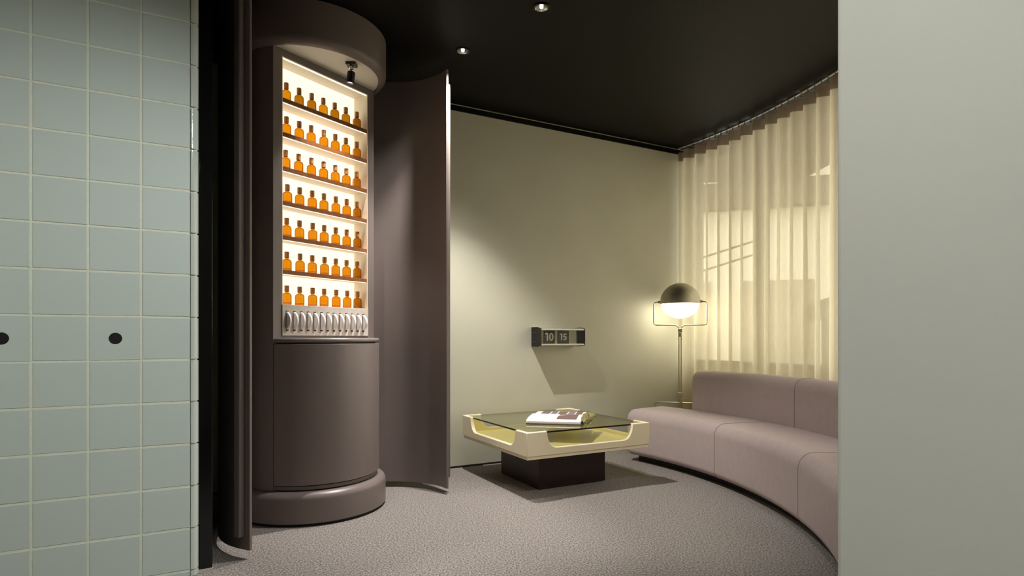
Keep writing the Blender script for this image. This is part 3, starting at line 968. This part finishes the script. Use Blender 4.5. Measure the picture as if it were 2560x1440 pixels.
tb = MB(); tb.tube(rounded([(-0.222, 0, 0.0), (-0.222, 0, 0.424), (0.222, 0, 0.424), (0.222, 0, 0.0)], 0.03), 0.0055, 10); tb.build('stand_bar', M['lamp_metal'], lamp)
mb = MB(); mb.lathe([(0.0, 0.0), (0.12, 0.0), (0.12, 0.010), (0.112, 0.014), (0.0, 0.014)], 40); mb.build('base', M['lamp_metal'], lamp)

# ------------------------------------------------------------------ FLIP CLOCK on the wall
ck = thing('flip_clock', 'wall flip clock with black end caps showing 10 15', 'clock', on_back(0.664) + Vector((0, 0, 0.93)), ROOM)
HL, HH, HD = 0.432, 0.158, 0.155      # length, height, depth; local -y faces the room
def cap_outline():                     # (y, z)
    return [(-0.0005, 0), (-0.100, 0), (-HD, 0.010), (-HD, HH - 0.010), (-0.100, HH), (-0.0005, HH)]
for x0, x1 in ((0.0, 0.006), (HL - 0.006, HL)):
    mb = MB(); o_ = cap_outline(); nn = len(o_)
    vs = [(x0, y, z) for y, z in o_] + [(x1, y, z) for y, z in o_]
    fs = [tuple(range(nn)), tuple(range(2 * nn - 1, nn - 1, -1))] + [(i, (i + 1) % nn, nn + (i + 1) % nn, nn + i) for i in range(nn)]
    mb.add(vs, fs); cp_ = mb.build('end_cap', M['black_metal'], ck, bevel=0.001)
    if x0 == 0.0:
        for y in (-0.038, -0.070):
            for z in (0.042, 0.116):
                sb = MB(); sb.lathe([(0.0, 0.0), (0.0028, 0.0), (0.0022, 0.0016), (0.0, 0.0018)], 12, M=Matrix.Translation((x0 - 0.0002, y, z)) @ Matrix.Rotation(-PI / 2, 4, 'Y')); sb.build('screw', M['screw'], cp_)
def rail_mesh(z0, z1, y1):
    mb = MB(); nn = 6
    sec = [(-0.002, z0), (-0.100, z0), (-HD + 0.004, z0 + 0.010) if z0 < 0.05 else (-HD + 0.004, z0), (-HD + 0.004, z1) if z0 < 0.05 else (-HD + 0.004, z1 - 0.010), (-0.100, z1), (-0.002, z1)]
    vs = [(0.006, y, z) for y, z in sec] + [(HL - 0.006, y, z) for y, z in sec]
    fs = [tuple(range(nn)), tuple(range(2 * nn - 1, nn - 1, -1))] + [(i, (i + 1) % nn, nn + (i + 1) % nn, nn + i) for i in range(nn)]
    mb.add(vs, fs); return mb
rail_mesh(0.003, 0.022, 0).build('bottom_rail', M['aluminium'], ck)
rail_mesh(HH - 0.024, HH - 0.003, 0).build('top_rail', M['aluminium'], ck)
mb = MB(); mb.box(0.006, HL - 0.006, -0.010, -0.002, 0.022, HH - 0.024); mb.build('back_plate', M['clock_inner'], ck)
mb = MB(); mb.box(0.006, HL - 0.006, -0.120, -0.010, 0.022, 0.024); mb.build('inner_tray', M['clock_inner'], ck)
# flap cards with digits; local x from the left cap
def digit_polys(ch, w_, h_, t_):
    """outline polygons (x, z) of a bold numeral in a w_ x h_ box with stroke t_"""
    if ch == '1':
        return [[(0.0, h_ - t_ * 0.95), (0.0, h_), (w_ * 0.62, h_), (w_ * 0.62, 0), (w_ * 0.62 - t_, 0), (w_ * 0.62 - t_, h_ - t_ * 0.95)]]
    if ch == '0':
        n = 40; out = []
        for i in range(n):
            a0, a1 = 2 * PI * i / n, 2 * PI * (i + 1) / n
            q = []
            for a, k in ((a0, 0), (a1, 0), (a1, 1), (a0, 1)):
                rx, rz = w_ / 2 - k * t_, h_ / 2 - k * t_ * 0.9
                q.append((w_ / 2 + rx * math.cos(a), h_ / 2 + rz * math.sin(a)))
            out.append(q)
        return out
    if ch == '5':
        out = [[(w_ * 0.12, h_ - t_ * 0.9), (w_ * 0.12, h_), (w_ * 0.92, h_), (w_ * 0.92, h_ - t_ * 0.9)],
               [(w_ * 0.06, h_ * 0.46), (w_ * 0.14, h_ - t_ * 0.3), (w_ * 0.14 + t_ * 0.9, h_ - t_ * 0.3), (w_ * 0.06 + t_ * 0.85, h_ * 0.52)]]
        n = 26; R1 = h_ * 0.325; cx, cz = w_ * 0.44, R1
        for i in range(n):
            a0 = R_(142) - R_(142 + 140) * i / n; a1 = R_(142) - R_(142 + 140) * (i + 1) / n
            q = []
            for a, k in ((a0, 0), (a1, 0), (a1, 1), (a0, 1)):
                r = R1 - k * t_
                q.append((cx + r * math.cos(a) * 1.12, cz + r * math.sin(a)))
            out.append(q)
        return out
    return []
def card(x0, x1, text, dw, dh, dt, gap_):
    y = -0.118; zc = 0.079; z0, z1 = 0.031, 0.127
    for a, b, nm in ((z0, zc - 0.0008, 'lower_flap'), (zc + 0.0008, z1, 'upper_flap')):
        mb = MB(); mb.box(x0, x1, y, y + 0.003, a, b); mb.build(nm, M['flap_card'], ck)
    tot = dw * len(text) + gap_ * (len(text) - 1) - dw * 0.3
    cx = (x0 + x1) / 2 - tot / 2
    for ch in text:
        wch = dw * (0.7 if ch == '1' else 1.0)
        polys = digit_polys(ch, dw, dh, dt)
        mb = MB()
        for q in polys:
            nn = len(q)
            vs = [(cx + px, y - 0.0012, zc - dh / 2 + pz) for px, pz in q] + [(cx + px, y, zc - dh / 2 + pz) for px, pz in q]
            mb.add(vs, [tuple(range(nn)), tuple(range(2 * nn - 1, nn - 1, -1))] + [(i, (i + 1) % nn, nn + (i + 1) % nn, nn + i) for i in range(nn)])
        mb.build('digit', M['digit_white'], ck)
        cx += wch + gap_
card(0.052, 0.152, '10', 0.044, 0.064, 0.0135, 0.005)
card(0.182, 0.292, '15', 0.038, 0.055, 0.0105, 0.006)
for x0, x1 in ((0.155, 0.179),):
    mb = MB(); mb.box(x0, x1, -0.117, -0.108, 0.024, HH - 0.025); mb.build('divider', M['clock_inner'], ck)
mb = MB(); mb.box(0.010, 0.049, -0.112, -0.104, 0.024, HH - 0.025); mb.build('filler_panel', M['clock_inner'], ck)
mb = MB(); mb.box(0.296, 0.372, -0.112, -0.104, 0.024, HH - 0.025); mb.build('filler_panel', M['clock_inner'], ck)
mb = MB(); mb.lathe([(0.014, 0.03), (0.014, 0.120)], 20, M=Matrix.Translation((0.392, -0.085, 0))); mb.build('motor', M['cover_board'], ck)
mb = MB(); mb.box(0.0065, HL - 0.0065, -HD + 0.006, -HD + 0.008, 0.0225, HH - 0.0245); mb.build('front_glass', M['clock_glass'], ck)

# ------------------------------------------------------------------ CEILING DOWNLIGHTS
def downlight(label, x, y, beam, spill, color, aim, size, blend):
    d = thing('downlight', label, 'ceiling light', (x, y, CEIL - 0.0005), 0, None)
    mb = MB(); mb.lathe([(0.034, -0.001), (0.044, -0.001), (0.044, -0.005), (0.041, -0.007), (0.036, -0.006), (0.034, -0.001)], 40, cap=False); mb.build('trim_ring', M['black_metal'], d)
    mb = MB(); mb.lathe([(0.035, -0.006), (0.026, -0.002), (0.013, -0.0008), (0.0, -0.0006)], 40, cap=False); mb.build('reflector', M['chrome'], d)
    mb = MB(); mb.lathe([(0.0, -0.007), (0.008, -0.006), (0.010, -0.0012), (0.0, -0.001)], 20); mb.build('bulb', M['bulb'], d)
    light('downlight_beam', 'SPOT', (0, 0, -0.012), beam, color, d, aim, spot_size=R_(size), spot_blend=blend, shadow_soft_size=0.009)
    light('downlight_spill', 'SPOT', (0, 0, -0.012), spill, color, d, (0, 0, -1), spot_size=R_(104), spot_blend=1.0, shadow_soft_size=0.009)
    return d
WARM = (1.0, 0.95, 0.89); NEUT = (1.0, 0.96, 0.96)
downlight('small round downlight in the black ceiling above the table, the farther one', -0.308, 3.73, P_BEAM_TABLE, P_SPILL_TABLE, WARM, (0.05, 0.10, -1.0), 78, 0.6)
downlight('bright round downlight at the top edge, the nearer of two in the black ceiling', 0.16, 3.24, P_BEAM_CARPET, P_SPILL, NEUT, (-0.30, -0.10, -1.0), 56, 0.7)
downlight('added fill downlight in the black ceiling at the doorway, unseen above the frame', 0.45, 1.27, P_FILL_DOORWAY, P_SPILL, NEUT, (0.45, 2.30, -2.6), 42, 0.7)  # added out of view to brighten the table and sofa front
downlight('added fill downlight in the black ceiling over the sofa, unseen above the frame', 1.48, 2.95, P_FILL_SEAT, 2.0, NEUT, (0.20, 0.30, -1.0), 44, 0.7)  # added out of view to brighten the seat

# two unseen spots added behind the viewer to brighten the tiles and pale wall
def fill_spot(label, d1, d2, power, aim, size, blend):
    p = D1 * d1 + D2 * d2
    q = D1 * aim[0] + D2 * aim[1] + Vector((0, 0, aim[2]))
    o = thing('spotlight', label, 'spotlight', (p.x, p.y, CEIL - 0.0005))
    a = (q - Vector((p.x, p.y, CEIL - 0.13))).normalized()
    mb = MB(); mb.lathe([(0.0, -0.02), (0.05, -0.02), (0.05, 0.0), (0.0, 0.0)], 28); mb.build('mount_plate', M['black_metal'], o)
    tb = MB(); tb.tube([(0, 0, -0.02), (0, 0, -0.10)], 0.008, 10); tb.build('stem', M['black_metal'], o)
    Mq = Matrix.Translation((0, 0, -0.12)) @ (-a).to_track_quat('Z', 'Y').to_matrix().to_4x4()
    mb = MB(); mb.lathe([(0.0, -0.055), (0.030, -0.055), (0.032, -0.075), (0.036, -0.075), (0.036, 0.05), (0.03, 0.06), (0.0, 0.06)], 28, M=Mq); mb.build('lamp_head', M['black_metal'], o)
    mb = MB(); mb.lathe([(0.0, -0.060), (0.028, -0.060), (0.028, -0.0555), (0.0, -0.0555)], 24, M=Mq); mb.build('bulb', M['bulb_soft'], o)
    light('fill_beam', 'SPOT', Vector((0, 0, -0.12)) + a * 0.085, power, (0.97, 1.0, 0.97), o, a, spot_size=R_(size), spot_blend=blend, shadow_soft_size=0.008)
    return o, Vector((0, 0, -0.12)) + a * 0.085
tile_fill, org = fill_spot('added fill spotlight, unseen in the passage, aimed at the tiled wall', 1.00, 0.50, P_FILL_TILE, (-0.60, 2.84, 0.30), 76, 0.9)
# added unseen flap that blocks this beam from the cabinet
ang = R_(-19.0)
e0 = org + (D1 * math.sin(ang) + D2 * math.cos(ang)) * 0.16
perp = D1 * math.cos(ang) - D2 * math.sin(ang)
fw = (D1 * math.sin(ang) + D2 * math.cos(ang)) * 0.0015
fl = MB(); fl.prism([((e0 + q).x, (e0 + q).y) for q in (-fw, perp * 0.16 - fw, perp * 0.16 + fw, fw)], org.z - 0.22, org.z + 0.06)
fl.build('light_blocker', M['black_metal'], tile_fill)
fill_spot('added fill spotlight, unseen in the passage, aimed at the pale plaster wall', -0.90, 0.40, P_FILL_WALL, (1.145, 0.38, 1.0), 52, 0.6)
